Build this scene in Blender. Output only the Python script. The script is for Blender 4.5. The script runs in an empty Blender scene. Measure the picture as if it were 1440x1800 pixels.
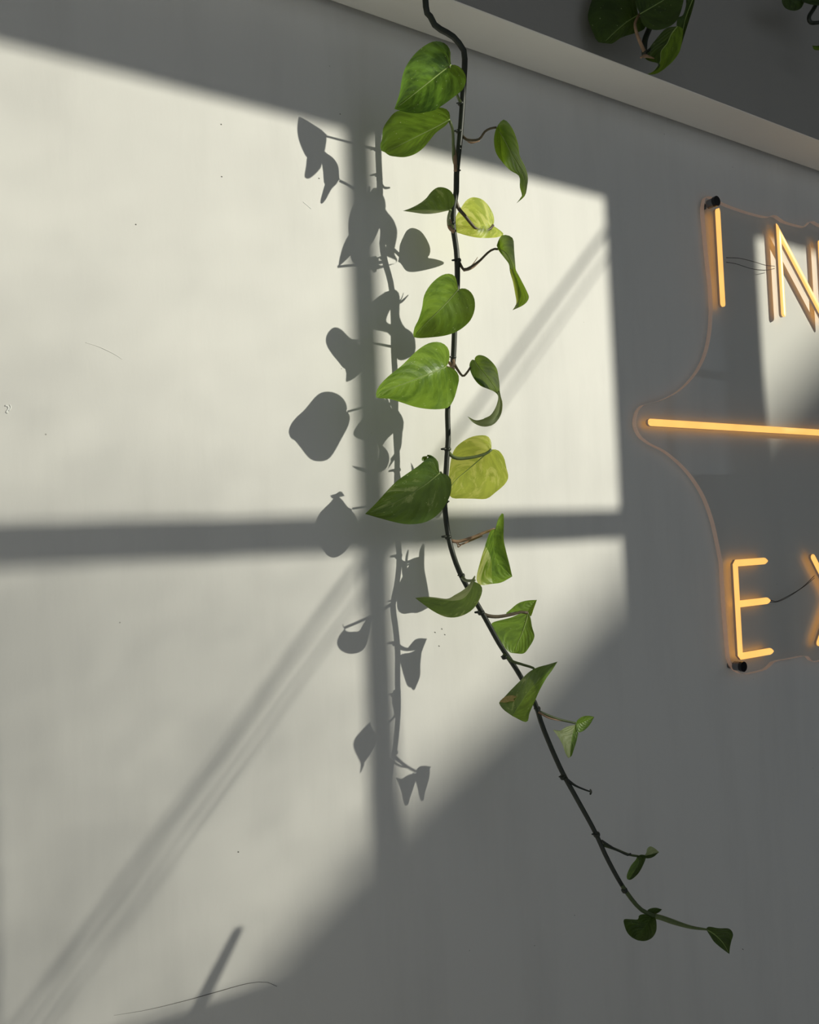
import bpy, bmesh, math, random
import numpy as np
from mathutils import Vector

random.seed(7)
rng = np.random.default_rng(7)
C = bpy.context.scene.collection
SC = bpy.context.scene

# ------------------------------------------------------------------ camera
F, CX, CY = 1500.0, 720.0, 900.0
CAM = np.array([0.0, -1.0, 1.5])
_y, _p, _r = np.radians([33.0, 2.06, -2.4])
FW = np.array([np.sin(_y) * np.cos(_p), np.cos(_y) * np.cos(_p), np.sin(_p)])
_rt = np.array([np.cos(_y), -np.sin(_y), 0.0])
_up = np.cross(_rt, FW)
RT = _rt * np.cos(_r) + _up * np.sin(_r)
UP = _up * np.cos(_r) - _rt * np.sin(_r)
cd = bpy.data.cameras.new('camera')
cd.sensor_fit = 'VERTICAL'; cd.sensor_height = 36.0
cd.lens = F / 1800.0 * 36.0
cd.clip_start = 0.02; cd.clip_end = 200
cam = bpy.data.objects.new('camera', cd); C.objects.link(cam)
from mathutils import Matrix
cam.matrix_world = Matrix(((RT[0], UP[0], -FW[0], CAM[0]), (RT[1], UP[1], -FW[1], CAM[1]), (RT[2], UP[2], -FW[2], CAM[2]), (0, 0, 0, 1)))
SC.camera = cam

# ------------------------------------------------------------------ sky, sun, exposure
w = bpy.data.worlds.new('sky'); SC.world = w; w.use_nodes = True
bg = w.node_tree.nodes['Background']
bg.inputs[0].default_value = (0.80, 0.90, 1.0, 1); bg.inputs[1].default_value = 0.50
AZ, EL = math.radians(39), math.radians(18)
S = np.array([math.sin(AZ) * math.cos(EL), -math.cos(AZ) * math.cos(EL), math.sin(EL)])
sd = bpy.data.lights.new('sun', 'SUN'); sd.energy = 3.85; sd.angle = math.radians(0.53); sd.color = (1.0, 0.98, 0.825)
sun = bpy.data.objects.new('sun', sd); C.objects.link(sun)
sun.rotation_euler = Vector(S).to_track_quat('Z', 'Y').to_euler(); sun.location = (3, -4, 4)
SC.view_settings.view_transform = 'Standard'; SC.view_settings.look = 'None'
SC.view_settings.gamma = 1.0; SC.view_settings.use_curve_mapping = False
SC.view_settings.exposure = 0.0
SC.cycles.use_denoising = True
SC.cycles.max_bounces = 10; SC.cycles.diffuse_bounces = 5; SC.cycles.transparent_max_bounces = 16
SC.cycles.caustics_reflective = False; SC.cycles.caustics_refractive = False

# ------------------------------------------------------------------ helpers
def unp(p, yw):
    """the point of the plane y = yw seen at pixel p"""
    d = FW + (p[0] - CX) / F * RT - (p[1] - CY) / F * UP
    t = (yw - CAM[1]) / d[1]
    return CAM + t * d

def depth_of(v, s):
    """distance off the wall of a point seen at pixel v whose sun shadow falls on the wall at pixel s"""
    W = unp(s, 0.0)
    d = FW + (v[0] - CX) / F * RT - (v[1] - CY) / F * UP
    A = np.stack([d, -S], 1)
    sol, *_ = np.linalg.lstsq(A, W - CAM, rcond=None)
    return float(sol[1] * -S[1])

def link(name, me, mats, parent=None, smooth=False):
    o = bpy.data.objects.new(name, me); C.objects.link(o)
    for m in (mats if isinstance(mats, (list, tuple)) else [mats]): me.materials.append(m)
    if smooth: me.polygons.foreach_set('use_smooth', [True] * len(me.polygons))
    if parent is not None: o.parent = parent
    return o

def mesh(name, vs, fs):
    me = bpy.data.meshes.new(name); me.from_pydata([tuple(map(float, v)) for v in vs], [], [tuple(f) for f in fs]); me.update()
    return me

def box(name, lo, hi, mat, parent=None, bev=0.0):
    bm = bmesh.new(); bmesh.ops.create_cube(bm, size=1)
    for v in bm.verts:
        v.co = Vector([lo[i] + (v.co[i] + .5) * (hi[i] - lo[i]) for i in range(3)])
    if bev: bmesh.ops.bevel(bm, geom=bm.edges[:], offset=bev, segments=3, affect='EDGES')
    me = bpy.data.meshes.new(name); bm.to_mesh(me); bm.free()
    return link(name, me, mat, parent)

def tag(o, label=None, cat=None, group=None, kind=None):
    if label: o['label'] = label
    if cat: o['category'] = cat
    if group: o['group'] = group
    if kind: o['kind'] = kind
    return o

def catmull(P, n, closed=False):
    P = np.asarray(P, float)
    if len(P) == 2:
        t = np.linspace(0, 1, n)[:, None]; return P[0] * (1 - t) + P[1] * t
    Q = np.vstack([2 * P[0] - P[1], P, 2 * P[-1] - P[-2]])
    out = []
    for i in range(1, len(Q) - 2):
        a, b, c, d = Q[i - 1:i + 3]
        for t in np.linspace(0, 1, 12, endpoint=False):
            out.append(.5 * (2 * b + (c - a) * t + (2 * a - 5 * b + 4 * c - d) * t * t + (3 * b - a - 3 * c + d) * t ** 3))
    out.append(P[-1]); out = np.array(out)
    L = np.concatenate([[0], np.cumsum(np.linalg.norm(np.diff(out[:, :2], axis=0), axis=1))])
    u = np.linspace(0, L[-1], n)
    return np.stack([np.interp(u, L, out[:, k]) for k in range(out.shape[1])], 1)

def tube_mesh(name, pts, rad, sides=8, cap=True):
    pts = np.asarray(pts, float); n = len(pts)
    rad = np.full(n, rad) if np.isscalar(rad) else np.interp(np.linspace(0, 1, n), np.linspace(0, 1, len(rad)), rad)
    T = np.gradient(pts, axis=0); T /= np.linalg.norm(T, axis=1)[:, None] + 1e-12
    N = np.cross(T[0], [0, 1, 0.1]); N /= np.linalg.norm(N)
    vs, fs = [], []
    for i in range(n):
        N = N - T[i] * (N @ T[i]); N /= np.linalg.norm(N); B = np.cross(T[i], N)
        for k in range(sides):
            a = 2 * math.pi * k / sides
            vs.append(pts[i] + rad[i] * (N * math.cos(a) + B * math.sin(a)))
    for i in range(n - 1):
        for k in range(sides):
            k2 = (k + 1) % sides
            fs.append((i * sides + k, i * sides + k2, (i + 1) * sides + k2, (i + 1) * sides + k))
    if cap:
        fs.append(tuple(range(sides - 1, -1, -1))); fs.append(tuple((n - 1) * sides + k for k in range(sides)))
    return mesh(name, vs, fs)

# ------------------------------------------------------------------ materials
def mat(name):
    m = bpy.data.materials.new(name); m.use_nodes = True
    nt = m.node_tree; b = nt.nodes['Principled BSDF']
    return m, nt, b

def nd(nt, t, **kw):
    n = nt.nodes.new(t)
    for k, v in kw.items():
        if k.startswith('_'): setattr(n, k[1:], v)
        else: n.inputs[k.replace('__', ' ')].default_value = v
    return n

def plain(name, col, rough=.5, metal=0.0, noise=.06, scale=40.0):
    m, nt, b = mat(name)
    b.inputs['Roughness'].default_value = rough; b.inputs['Metallic'].default_value = metal
    tc = nd(nt, 'ShaderNodeTexCoord'); n = nd(nt, 'ShaderNodeTexNoise', Scale=scale, Detail=4.0)
    nt.links.new(tc.outputs['Object'], n.inputs['Vector'])
    r = nd(nt, 'ShaderNodeValToRGB'); r.color_ramp.elements[0].color = (*[c * (1 - noise) for c in col], 1); r.color_ramp.elements[1].color = (*[min(1, c * (1 + noise)) for c in col], 1)
    nt.links.new(n.outputs['Fac'], r.inputs['Fac']); nt.links.new(r.outputs['Color'], b.inputs['Base Color'])
    return m

def wall_paint(name, col, streak=1.0):
    m, nt, b = mat(name); L = nt.links.new
    b.inputs['Roughness'].default_value = .62; b.inputs['Specular IOR Level'].default_value = .3
    tc = nd(nt, 'ShaderNodeTexCoord')
    mp = nd(nt, 'ShaderNodeMapping'); mp.inputs['Scale'].default_value = (1.0, 1.0, .16); L(tc.outputs['Object'], mp.inputs['Vector'])
    n1 = nd(nt, 'ShaderNodeTexNoise', Scale=9.0, Detail=5.0, Roughness=.6); L(mp.outputs[0], n1.inputs['Vector'])
    r1 = nd(nt, 'ShaderNodeValToRGB')
    r1.color_ramp.elements[0].position = .3; r1.color_ramp.elements[1].position = .52
    r1.color_ramp.elements[0].color = (*[c * (1 - .075 * streak) for c in col], 1); r1.color_ramp.elements[1].color = (*col, 1)
    L(n1.outputs['Fac'], r1.inputs['Fac'])
    # fine dark pinholes in the paint
    vo = nd(nt, 'ShaderNodeTexVoronoi', Scale=16.0); L(tc.outputs['Object'], vo.inputs['Vector'])
    rv = nd(nt, 'ShaderNodeValToRGB'); rv.color_ramp.elements[0].position = .010; rv.color_ramp.elements[1].position = .018
    rv.color_ramp.elements[0].color = (.35, .34, .32, 1); rv.color_ramp.elements[1].color = (1, 1, 1, 1); L(vo.outputs['Distance'], rv.inputs['Fac'])
    mx = nd(nt, 'ShaderNodeMix', _data_type='RGBA', _blend_type='MULTIPLY'); mx.inputs[0].default_value = .8 * streak
    L(r1.outputs['Color'], mx.inputs[6]); L(rv.outputs['Color'], mx.inputs[7]); L(mx.outputs[2], b.inputs['Base Color'])
    # roller relief
    mp2 = nd(nt, 'ShaderNodeMapping'); mp2.inputs['Scale'].default_value = (1.0, 1.0, .35); L(tc.outputs['Object'], mp2.inputs['Vector'])
    n2 = nd(nt, 'ShaderNodeTexNoise', Scale=55.0, Detail=4.0); L(mp2.outputs[0], n2.inputs['Vector'])
    n3 = nd(nt, 'ShaderNodeTexNoise', Scale=5.0, Detail=2.0); L(tc.outputs['Object'], n3.inputs['Vector'])
    ad = nd(nt, 'ShaderNodeMath', _operation='MULTIPLY_ADD'); ad.inputs[1].default_value = 6.0; L(n3.outputs['Fac'], ad.inputs[0]); L(n2.outputs['Fac'], ad.inputs[2])
    bp = nd(nt, 'ShaderNodeBump', Strength=.35, Distance=.0009); L(ad.outputs[0], bp.inputs['Height']); L(bp.outputs[0], b.inputs['Normal'])
    return m

WALL = wall_paint('white_wall_paint', (.76, .745, .715))
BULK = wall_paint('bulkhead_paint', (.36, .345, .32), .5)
UNDER = wall_paint('lightened_underside', (.93, .90, .85), .3)  # lighter than the wall: stands in for light bounced up from below
CEIL = plain('ceiling_paint', (.4, .39, .375), .8)
FLOOR = plain('pale_floor', (.84, .81, .76), .5, noise=.08, scale=3)
FRAME = plain('window_frame_paint', (.35, .34, .32), .5)
OUTSIDE = plain('outside_render', (.35, .33, .3), .8, noise=.2, scale=3)

def leaf_mat(name, dark, light, pale, vari=.35, transl=.32, tcol=None, rough=.36):
    """leaf lamina: green mottling that follows the side veins, pale variegation, fine flecks; UV = (across, along)"""
    m, nt, b = mat(name); L = nt.links.new
    uv = nd(nt, 'ShaderNodeUVMap'); sp = nd(nt, 'ShaderNodeSeparateXYZ'); L(uv.outputs[0], sp.inputs[0])
    def math_(op, a, b_=None, c=None):
        n = nd(nt, 'ShaderNodeMath', _operation=op)
        for i, x in enumerate((a, b_, c)):
            if x is None: continue
            if isinstance(x, (int, float)): n.inputs[i].default_value = x
            else: L(x, n.inputs[i])
        return n.outputs[0]
    u = math_('SUBTRACT', sp.outputs[0], .5); au = math_('MULTIPLY', math_('ABSOLUTE', u), 2.0)
    vein = math_('SUBTRACT', sp.outputs[1], math_('MULTIPLY', au, .42))     # runs forward from the midrib
    cb = nd(nt, 'ShaderNodeCombineXYZ'); L(math_('MULTIPLY', vein, 5.0), cb.inputs[0]); L(math_('MULTIPLY', u, 3.2), cb.inputs[1])
    oi = nd(nt, 'ShaderNodeObjectInfo'); L(math_('MULTIPLY', oi.outputs['Random'], 40.0), cb.inputs[2])
    n1 = nd(nt, 'ShaderNodeTexNoise', Scale=1.1, Detail=5.0, Roughness=.6, Distortion=.3); L(cb.outputs[0], n1.inputs['Vector'])
    r1 = nd(nt, 'ShaderNodeValToRGB'); e = r1.color_ramp.elements
    e[0].position = .38; e[0].color = (*dark, 1); e[1].position = .60; e[1].color = (*light, 1); L(n1.outputs['Fac'], r1.inputs['Fac'])
    n2 = nd(nt, 'ShaderNodeTexNoise', Scale=.9, Detail=6.0, Roughness=.65, Distortion=.6); L(cb.outputs[0], n2.inputs['Vector'])
    th = .74 - .26 * vari
    r2 = nd(nt, 'ShaderNodeValToRGB'); e = r2.color_ramp.elements; e[0].position = th; e[0].color = (0, 0, 0, 1); e[1].position = th + .07; e[1].color = (1, 1, 1, 1); L(n2.outputs['Fac'], r2.inputs['Fac'])
    mx = nd(nt, 'ShaderNodeMix', _data_type='RGBA'); L(math_('MULTIPLY', r2.outputs['Color'], .75), mx.inputs[0]); L(r1.outputs['Color'], mx.inputs[6]); mx.inputs[7].default_value = (*pale, 1)
    # midrib and side veins
    mr = math_('LESS_THAN', au, .035)
    pp = math_('PINGPONG', math_('MULTIPLY', vein, 8.0), .5)
    sv = math_('MULTIPLY', math_('SUBTRACT', 1.0, math_('SMOOTH_MIN', math_('MULTIPLY', pp, 9.0), 1.0, .1)), .13)
    fac = math_('MINIMUM', math_('ADD', math_('MULTIPLY', mr, .55), sv), 1.0)
    m2 = nd(nt, 'ShaderNodeMix', _data_type='RGBA'); L(fac, m2.inputs[0]); L(mx.outputs[2], m2.inputs[6]); m2.inputs[7].default_value = (*[min(1, c * 1.25 + .02) for c in light], 1)
    vc = nd(nt, 'ShaderNodeTexVoronoi', Scale=24.0); L(uv.outputs[0], vc.inputs['Vector'])
    nm = nd(nt, 'ShaderNodeTexNoise', Scale=4.0, Detail=1.0); L(cb.outputs[0], nm.inputs['Vector'])
    fk = math_('MULTIPLY', math_('LESS_THAN', vc.outputs['Distance'], .17), math_('GREATER_THAN', nm.outputs['Fac'], .60))
    m4 = nd(nt, 'ShaderNodeMix', _data_type='RGBA'); L(math_('MULTIPLY', fk, .75), m4.inputs[0]); L(m2.outputs[2], m4.inputs[6]); m4.inputs[7].default_value = (.62, .68, .36, 1); m2 = m4
    L(m2.outputs[2], b.inputs['Base Color'])
    b.inputs['Roughness'].default_value = rough; b.inputs['Specular IOR Level'].default_value = .5
    bp = nd(nt, 'ShaderNodeBump', Strength=.55, Distance=.0012); L(math_('ADD', math_('MULTIPLY', pp, 1.0), math_('MULTIPLY', n1.outputs['Fac'], 1.3)), bp.inputs['Height']); L(bp.outputs[0], b.inputs['Normal'])
    tr = nd(nt, 'ShaderNodeBsdfTranslucent')
    tm = nd(nt, 'ShaderNodeMix', _data_type='RGBA', _blend_type='MULTIPLY'); tm.inputs[0].default_value = .5
    tm.inputs[6].default_value = (*(tcol or (.42, .56, .05)), 1)
    g = nd(nt, 'ShaderNodeGamma', Gamma=.45); L(m2.outputs[2], g.inputs[0]); L(g.outputs[0], tm.inputs[7]); L(tm.outputs[2], tr.inputs['Color'])
    ms = nd(nt, 'ShaderNodeMixShader'); ms.inputs[0].default_value = transl
    L(b.outputs[0], ms.inputs[1]); L(tr.outputs[0], ms.inputs[2]); L(ms.outputs[0], nt.nodes['Material Output'].inputs['Surface'])
    return m

LM = {
    'mid': leaf_mat('leaf_green', (.062, .135, .018), (.18, .32, .035), (.45, .55, .16), .2),
    'rich': leaf_mat('leaf_bright_green', (.09, .19, .024), (.27, .44, .05), (.50, .58, .18), .3, .36),
    'deep': leaf_mat('leaf_deep_green', (.045, .10, .024), (.11, .20, .04), (.42, .48, .2), .6, .24),
    'lime': leaf_mat('leaf_lime_green', (.15, .25, .022), (.42, .53, .08), (.80, .80, .36), .9, .60, (.92, .95, .20)),
    'pale': leaf_mat('leaf_pale_underside', (.24, .31, .13), (.38, .44, .24), (.62, .65, .42), .4, .3, (.5, .55, .2), .5),
    'glossy': leaf_mat('leaf_glossy_green', (.03, .08, .014), (.17, .33, .035), (.42, .52, .16), .3, .28, None, .27),
    'shade': leaf_mat('leaf_shaded_green', (.02, .045, .008), (.05, .095, .015), (.16, .2, .06), .35, .25, (.2, .3, .03)),  # darker copy of the leaf green: shade put into the colour
}
STEM = plain('dark_stem', (.022, .028, .018), .45, noise=.5, scale=120)
STEMG = plain('young_green_stem', (.075, .105, .035), .45, noise=.35, scale=90)
PETI = plain('petiole', (.11, .085, .05), .5, noise=.45, scale=110)
PETG = plain('green_petiole', (.13, .17, .055), .5, noise=.35, scale=110)
SHEATH = plain('papery_brown_sheath', (.33, .21, .13), .7, noise=.5, scale=160)
RIB = plain('pale_midrib', (.30, .40, .12), .5, noise=.2, scale=90)

# ------------------------------------------------------------------ room
RX0, RX1, RYB, RZ1 = -1.6, 5.6, -2.0, 3.4
wall = box('wall_back', (RX0, 0, 0), (RX1, .12, RZ1), WALL); tag(wall, kind='structure')
tag(box('floor', (RX0, -2.03, -.1), (RX1, .12, 0), FLOOR), kind='structure')
tag(box('ceiling', (RX0, -2.03, RZ1), (RX1, .12, RZ1 + .1), CEIL), kind='structure')
tag(box('wall_left', (RX0 - .1, -2.03, 0), (RX0, .12, RZ1), CEIL), kind='structure')
tag(box('wall_right', (RX1, -2.03, 0), (RX1 + .1, .12, RZ1), OUTSIDE), kind='structure')
LEDGE_Z, LEDGE_D = 2.236, .094
# section of the bulkhead: plain front, lightened underside with a rounded lip and a narrow shadow gap against the wall
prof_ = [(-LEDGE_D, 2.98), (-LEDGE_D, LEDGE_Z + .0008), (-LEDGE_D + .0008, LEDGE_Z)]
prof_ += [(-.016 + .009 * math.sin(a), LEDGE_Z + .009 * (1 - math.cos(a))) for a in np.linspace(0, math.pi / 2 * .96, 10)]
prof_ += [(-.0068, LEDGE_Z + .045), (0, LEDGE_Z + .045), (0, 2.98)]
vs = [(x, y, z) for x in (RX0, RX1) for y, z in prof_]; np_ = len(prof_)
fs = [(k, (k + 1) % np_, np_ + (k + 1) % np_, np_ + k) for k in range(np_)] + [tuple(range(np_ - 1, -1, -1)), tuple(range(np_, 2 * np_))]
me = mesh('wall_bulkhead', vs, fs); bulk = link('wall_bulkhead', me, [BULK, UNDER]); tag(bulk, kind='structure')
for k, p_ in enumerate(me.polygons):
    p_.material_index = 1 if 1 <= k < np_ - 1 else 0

# window wall: upper openings given by where their edges shade the back wall
KX, KZ = -S[0] / S[1], -S[2] / S[1]
Y0, Y1 = -2.0, -1.97
def wx_left(x): return x + KX * -Y1      # right face of what stands left of an opening
def wx_right(x): return x + KX * -Y0
def wz_low(z): return z + KZ * -Y1
def wz_high(z): return z + KZ * -Y0
Z0, Z1 = wz_low(.975), wz_high(2.066)
wins = [(-2.62, -1.66), (-1.25, -.30), (.113, 1.066), (1.482, 2.435)]
wins = [(a, b) for a, b in wins if wx_left(a) > RX0 and wx_right(b) < RX1]
xs = [RX0]
for a, b in wins: xs += [wx_left(a), wx_right(b)]
xs.append(RX1)
bmw = bmesh.new()
def addbox(bm, lo, hi):
    r = bmesh.ops.create_cube(bm, size=1)
    for v in r['verts']: v.co = Vector([lo[i] + (v.co[i] + .5) * (hi[i] - lo[i]) for i in range(3)])
ZL = wz_high(.50)  # top of an added lower row of openings: floor bounce lights the underside
addbox(bmw, (RX0, Y0, ZL), (RX1, Y1, Z0)); addbox(bmw, (wx_left(.9), Y0, .25), (RX1, Y1, ZL)); addbox(bmw, (RX0, Y0, 0), (RX1, Y1, .25)); addbox(bmw, (RX0, Y0, Z1), (RX1, Y1, RZ1))
for i in range(0, len(xs), 2):
    addbox(bmw, (xs[i], Y0, Z0), (xs[i + 1], Y1, Z1)); addbox(bmw, (xs[i], Y0, .25), (xs[i + 1], Y1, ZL))
me = bpy.data.meshes.new('wall_front'); bmw.to_mesh(me); bmw.free()
tag(link('wall_front', me, CEIL), kind='structure')
for i, (a, b) in enumerate(wins):
    mid = (.567 + .615) / 2 - 1.066 + b
    root = bpy.data.objects.new('window_%d' % (i + 1), None); C.objects.link(root); tag(root, kind='structure')
    root.location = (wx_left(a), Y0, Z0); bpy.context.view_layer.update()
    def rel(lo, hi):
        l = root.location; return tuple(lo[k] - l[k] for k in range(3)), tuple(hi[k] - l[k] for k in range(3))
    l, h = rel((wx_right(mid - .024), Y0, Z0), (wx_left(mid + .024), Y1, Z1)); box('mullion', l, h, FRAME, root)
    l, h = rel((wx_left(a), Y0 + .004, wz_high(1.489)), (wx_right(b), Y1 - .004, wz_low(1.543))); box('transom', l, h, FRAME, root)

# outside: a pair of stay cables and an added unseen block shaped to cast the sloping shadow
def ray(px, d): return unp(px, 0.0) + S * (d / -S[1])
cab = bpy.data.objects.new('stay_cable_pair', None); C.objects.link(cab); cab.location = ray((600, 1110), 2.12)
tag(cab, 'pair of thin steel stay cables crossing outside the window', 'cable')
bpy.context.view_layer.update()
A_, B_ = ray((1060, 430), 2.12), ray((130, 1700), 2.12); dv = (A_ - B_)
A2, B2 = A_ + dv * .6, B_ - dv * .5
perp = np.cross(dv / np.linalg.norm(dv), S); perp /= np.linalg.norm(perp)
STEEL = plain('steel', (.3, .3, .3), .4, .8)
for o_, r_ in ((-.010, .0043), (.018, .0024)):
    pts = np.linspace(A2, B2, 12) + perp * o_ - np.array(cab.location)
    link('cable', tube_mesh('cable', pts, r_, 8), STEEL, cab, True)
diag = [((1900, 130), 15), ((1430, 665), 14), ((1250, 868), 13), ((1090, 1055), 12), ((950, 1195), 10), ((850, 1305), 8.5), ((740, 1440), 7), ((650, 1562), 5.5), ((550, 1700), 4.5), ((450, 1790), 4), ((200, 1950), 3.6)]
P = [ray(p, d) for p, d in diag]
vs = []; fs = []
for q in P: vs += [q, q + np.array([.0, -.25, 0]), (q[0], q[1], -1.0), (q[0], q[1] - .25, -1.0)]
for i in range(len(P) - 1):
    a, b = 4 * i, 4 * i + 4
    fs += [(a, b, b + 1, a + 1), (a, a + 2, b + 2, b), (a + 1, b + 1, b + 3, a + 3), (a + 2, a + 3, b + 3, b + 2)]
fs += [(0, 1, 3, 2), (4 * len(P) - 4, 4 * len(P) - 2, 4 * len(P) - 1, 4 * len(P) - 3)]
nb = link('unseen_shadow_block', mesh('unseen_shadow_block', vs, fs), OUTSIDE); tag(nb, kind='structure')

# added unseen tree: leaf density set to dim the sun towards the lower left
tree = bpy.data.objects.new('added_tree', None); C.objects.link(tree)
tb = ray((300, 1300), 13.5); tree.location = (tb[0] - 1.6, tb[1], -1.2); tag(tree, 'unseen leafy tree added far outside to dim the sun', 'tree'); bpy.context.view_layer.update()
to_ = np.array(tree.location)
BARK = plain('bark', (.12, .09, .06), .9); TL = plain('tree_leaf', (.06, .12, .03), .6)
link('trunk', tube_mesh('trunk', [(0, 0, 0), (.1, 0, 2.5), (.0, 0, 5), (.2, .1, 6.5)], [.22, .18, .12, .05], 10), BARK, tree, True)
def kfun(X, Z):
    return max(0, 1.8 - Z) * max(0, 1.5 - X) * .85 + 1.0 * max(0, .7 - X) * (1.7 if Z < 1.5 else .7) + .02
LA = .034 * .024 * .62
vs, fs = [], []
cell = .06
rt_ = random.Random(3)
gx = np.arange(-.5, 1.3, cell); gz = np.arange(.7, 2.05, cell)
for X in gx:
    for Z in gz:
        lam_ = kfun(X, Z) * cell * cell * .74 / LA
        for _ in range(int(lam_ + rt_.random())):
            x, z = X + rt_.random() * cell, Z + rt_.random() * cell
            c = np.array([x, 0, z]) + S * ((12 + rt_.random() * 3) / -S[1]) - to_
            a = np.array([rt_.gauss(0, 1), rt_.gauss(0, .5), rt_.gauss(0, 1)]); a /= np.linalg.norm(a)
            b_ = np.cross(a, S + np.array([rt_.gauss(0, .35), rt_.gauss(0, .35), rt_.gauss(0, .35)])); b_ /= np.linalg.norm(b_)
            n_ = len(vs); l_, w_ = .017, .012
            nn = np.cross(a, b_) * .003
            vs += [c - a * l_, c + b_ * w_ + nn, c + a * l_, c - b_ * w_ + nn]; fs += [(n_, n_ + 1, n_ + 2), (n_, n_ + 2, n_ + 3)]
tag(link('foliage', mesh('foliage', vs, fs), TL, tree), kind='stuff')

# ------------------------------------------------------------------ leaves
FR = {'Z1': (640, 0, 4.5), 'Z2': (640, 320, 4.5), 'Z3': (620, 590, 4.5), 'Z4': (720, 880, 4.5), 'Z5': (860, 1220, 4.5),
      'Z6': (1040, 1440, 1440 / 280), 'Z7': (1000, 0, 1440 / 440), 'Z9': (1000, 0, 1440 / 260)}
def fr(f, pts):
    ox, oy, s = FR[f]; return [(ox + x / s, oy + y / s) for x, y in pts]

def affine(anch):
    A = []; B = []
    for v, s in anch:
        d = s if isinstance(s, (int, float)) else depth_of(v, s)
        A.append([1, v[0] / 100, v[1] / 100]); B.append(d)
    A = np.array(A); B = np.array(B)
    c0 = A[:, 1:].mean(0); X = A[:, 1:] - c0
    lam = .003
    g = np.linalg.solve(X.T @ X + lam * np.eye(2), X.T @ (B - B.mean()))
    V = np.array([v for v, _ in anch], float); res = B - B.mean() - X @ g
    K = np.exp(-((V[:, None] - V[None]) ** 2).sum(-1) / (2 * 26.0 ** 2))
    wts = np.linalg.solve(K + .04 * np.eye(len(V)), res)        # the gentle curl that the plane misses
    return lambda p: float(B.mean() + (np.array([p[0] / 100, p[1] / 100]) - c0) @ g + np.exp(-((V - np.array(p[:2])) ** 2).sum(1) / (2 * 26.0 ** 2)) @ wts)

def build_leaf(name, parent, f, patches, anch, fold=.006, mats=('mid', 'mid'), bow=0.0, rib=True, ripple=.0003, base_at=None):
    """patches: list of (midrib, left outline, right outline) in frame f; the lamina is curved out of the anchors' plane"""
    if not callable(anch): dep = affine(anch)
    else: dep = anch
    vs, fs, uvs, mi = [], [], [], []
    root = None
    first_mid = None
    for pi, pt in enumerate(patches):
        midp, lo, ro = pt[:3]
        pd = affine(pt[3]) if len(pt) > 3 and pt[3] else dep
        n, kk = 30, 9
        M = catmull(fr(f, midp), n)
        mid3 = []
        for side, out in ((0, lo), (1, ro)):
            if out is None: continue
            O = catmull(fr(f, out), n)
            base = len(vs)
            for i in range(n):
                t = i / (n - 1)
                for k in range(kk):
                    s = k / (kk - 1)
                    p = M[i] * (1 - s) + O[i] * s
                    env = math.sin(math.pi * min(1, max(0, t))) ** .6 if t < 1 else 0
                    y = pd(p) + fold * (s ** 1.5) * env + bow * (t - .5) ** 2
                    y += ripple * math.sin(2 * math.pi * (t * 8 - .42 * 8 * s)) * env * math.sin(math.pi * min(1, s * 1.1))
                    vs.append(unp(p, -max(y, .004)))
                    uvs.append((.5 + (s if side else -s) * .5, t))
                    if k == 0 and side == 0: mid3.append(vs[-1])
            for i in range(n - 1):
                for k in range(kk - 1):
                    a = base + i * kk + k
                    q = (a, a + 1, a + kk + 1, a + kk)
                    fs.append(q if side else q[::-1]); mi.append(side + 2 * pi)
        if not mid3:
            mid3 = [unp(m, -pd(m)) for m in M]
        if pi == 0: first_mid = np.array(mid3)
    org = first_mid[0]
    me = mesh(name, np.array(vs) - org, fs)
    ul = me.uv_layers.new(name='UVMap')
    for lp in me.loops: ul.data[lp.index].uv = uvs[lp.vertex_index]
    mats = list(mats) + [mats[-1]] * (2 * len(patches) - len(mats))
    o = bpy.data.objects.new(name, me); C.objects.link(o)
    for mm in mats: me.materials.append(LM[mm])
    me.polygons.foreach_set('material_index', mi); me.polygons.foreach_set('use_smooth', [True] * len(me.polygons))
    bm = bmesh.new(); bm.from_mesh(me); bmesh.ops.remove_doubles(bm, verts=bm.verts, dist=.00005); bm.to_mesh(me); bm.free()
    o.parent = parent
    o.location = Vector(org) - parent.location
    if rib:
        toc = (CAM - org) / np.linalg.norm(CAM - org)
        link('midrib', tube_mesh('midrib', (first_mid - org + toc * .0003)[:28], [.0009, .0003], 6), RIB, o, True)
    return o, org

def petiole(parent_leaf, org, pts, d0, d1, rad, m, name='petiole'):
    """pts from stem to leaf in pixels; d0, d1 distances off the wall"""
    P = catmull(pts, 14); n = len(P)
    L = np.concatenate([[0], np.cumsum(np.linalg.norm(np.diff(P, axis=0), axis=1))]); L /= L[-1]
    Q = np.array([unp(P[i], -(d0 + (d1 - d0) * L[i])) for i in range(n)]) - org
    return link(name, tube_mesh(name, Q, rad, 8), m, parent_leaf, True)

vine = bpy.data.objects.new('trailing_pothos', None); C.objects.link(vine)
tag(vine, 'long pothos vine with many heart-shaped leaves trailing down the sunlit wall', 'plant')
STEMPX = [((748, -60), .115), ((748, 0), .11), ((753, 20), .108), ((762, 40), .105), ((770, 49), .104), ((795, 63), .101), ((810, 80), .10), ((817, 98), .099), ((815, 150), .0975), ((812, 200), .095), ((808, 250), .091), ((803, 300), .087),
          ((802, 340), .083), ((797, 365), .081), ((797, 400), .078), ((803, 445), .075), ((804, 500), .073), ((800, 560), .070), ((797, 630), .066), ((791, 680), .062), ((787, 720), .059), ((788, 770), .058), ((786, 800), .057),
          ((783, 850), .0555), ((782, 890), .055), ((789, 945), .056), ((800, 985), .065), ((814, 1018), .078), ((835, 1055), .088), ((855, 1090), .098), ((880, 1135), .113), ((910, 1180), .130), ((940, 1235), .150), ((955, 1280), .163),
          ((985, 1350), .181), ((1012, 1400), .194), ((1045, 1460), .208), ((1068, 1510), .217), ((1096, 1560), .224), ((1125, 1597), .229), ((1150, 1610), .232)]
top = unp((748, 0), -.11)
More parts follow.
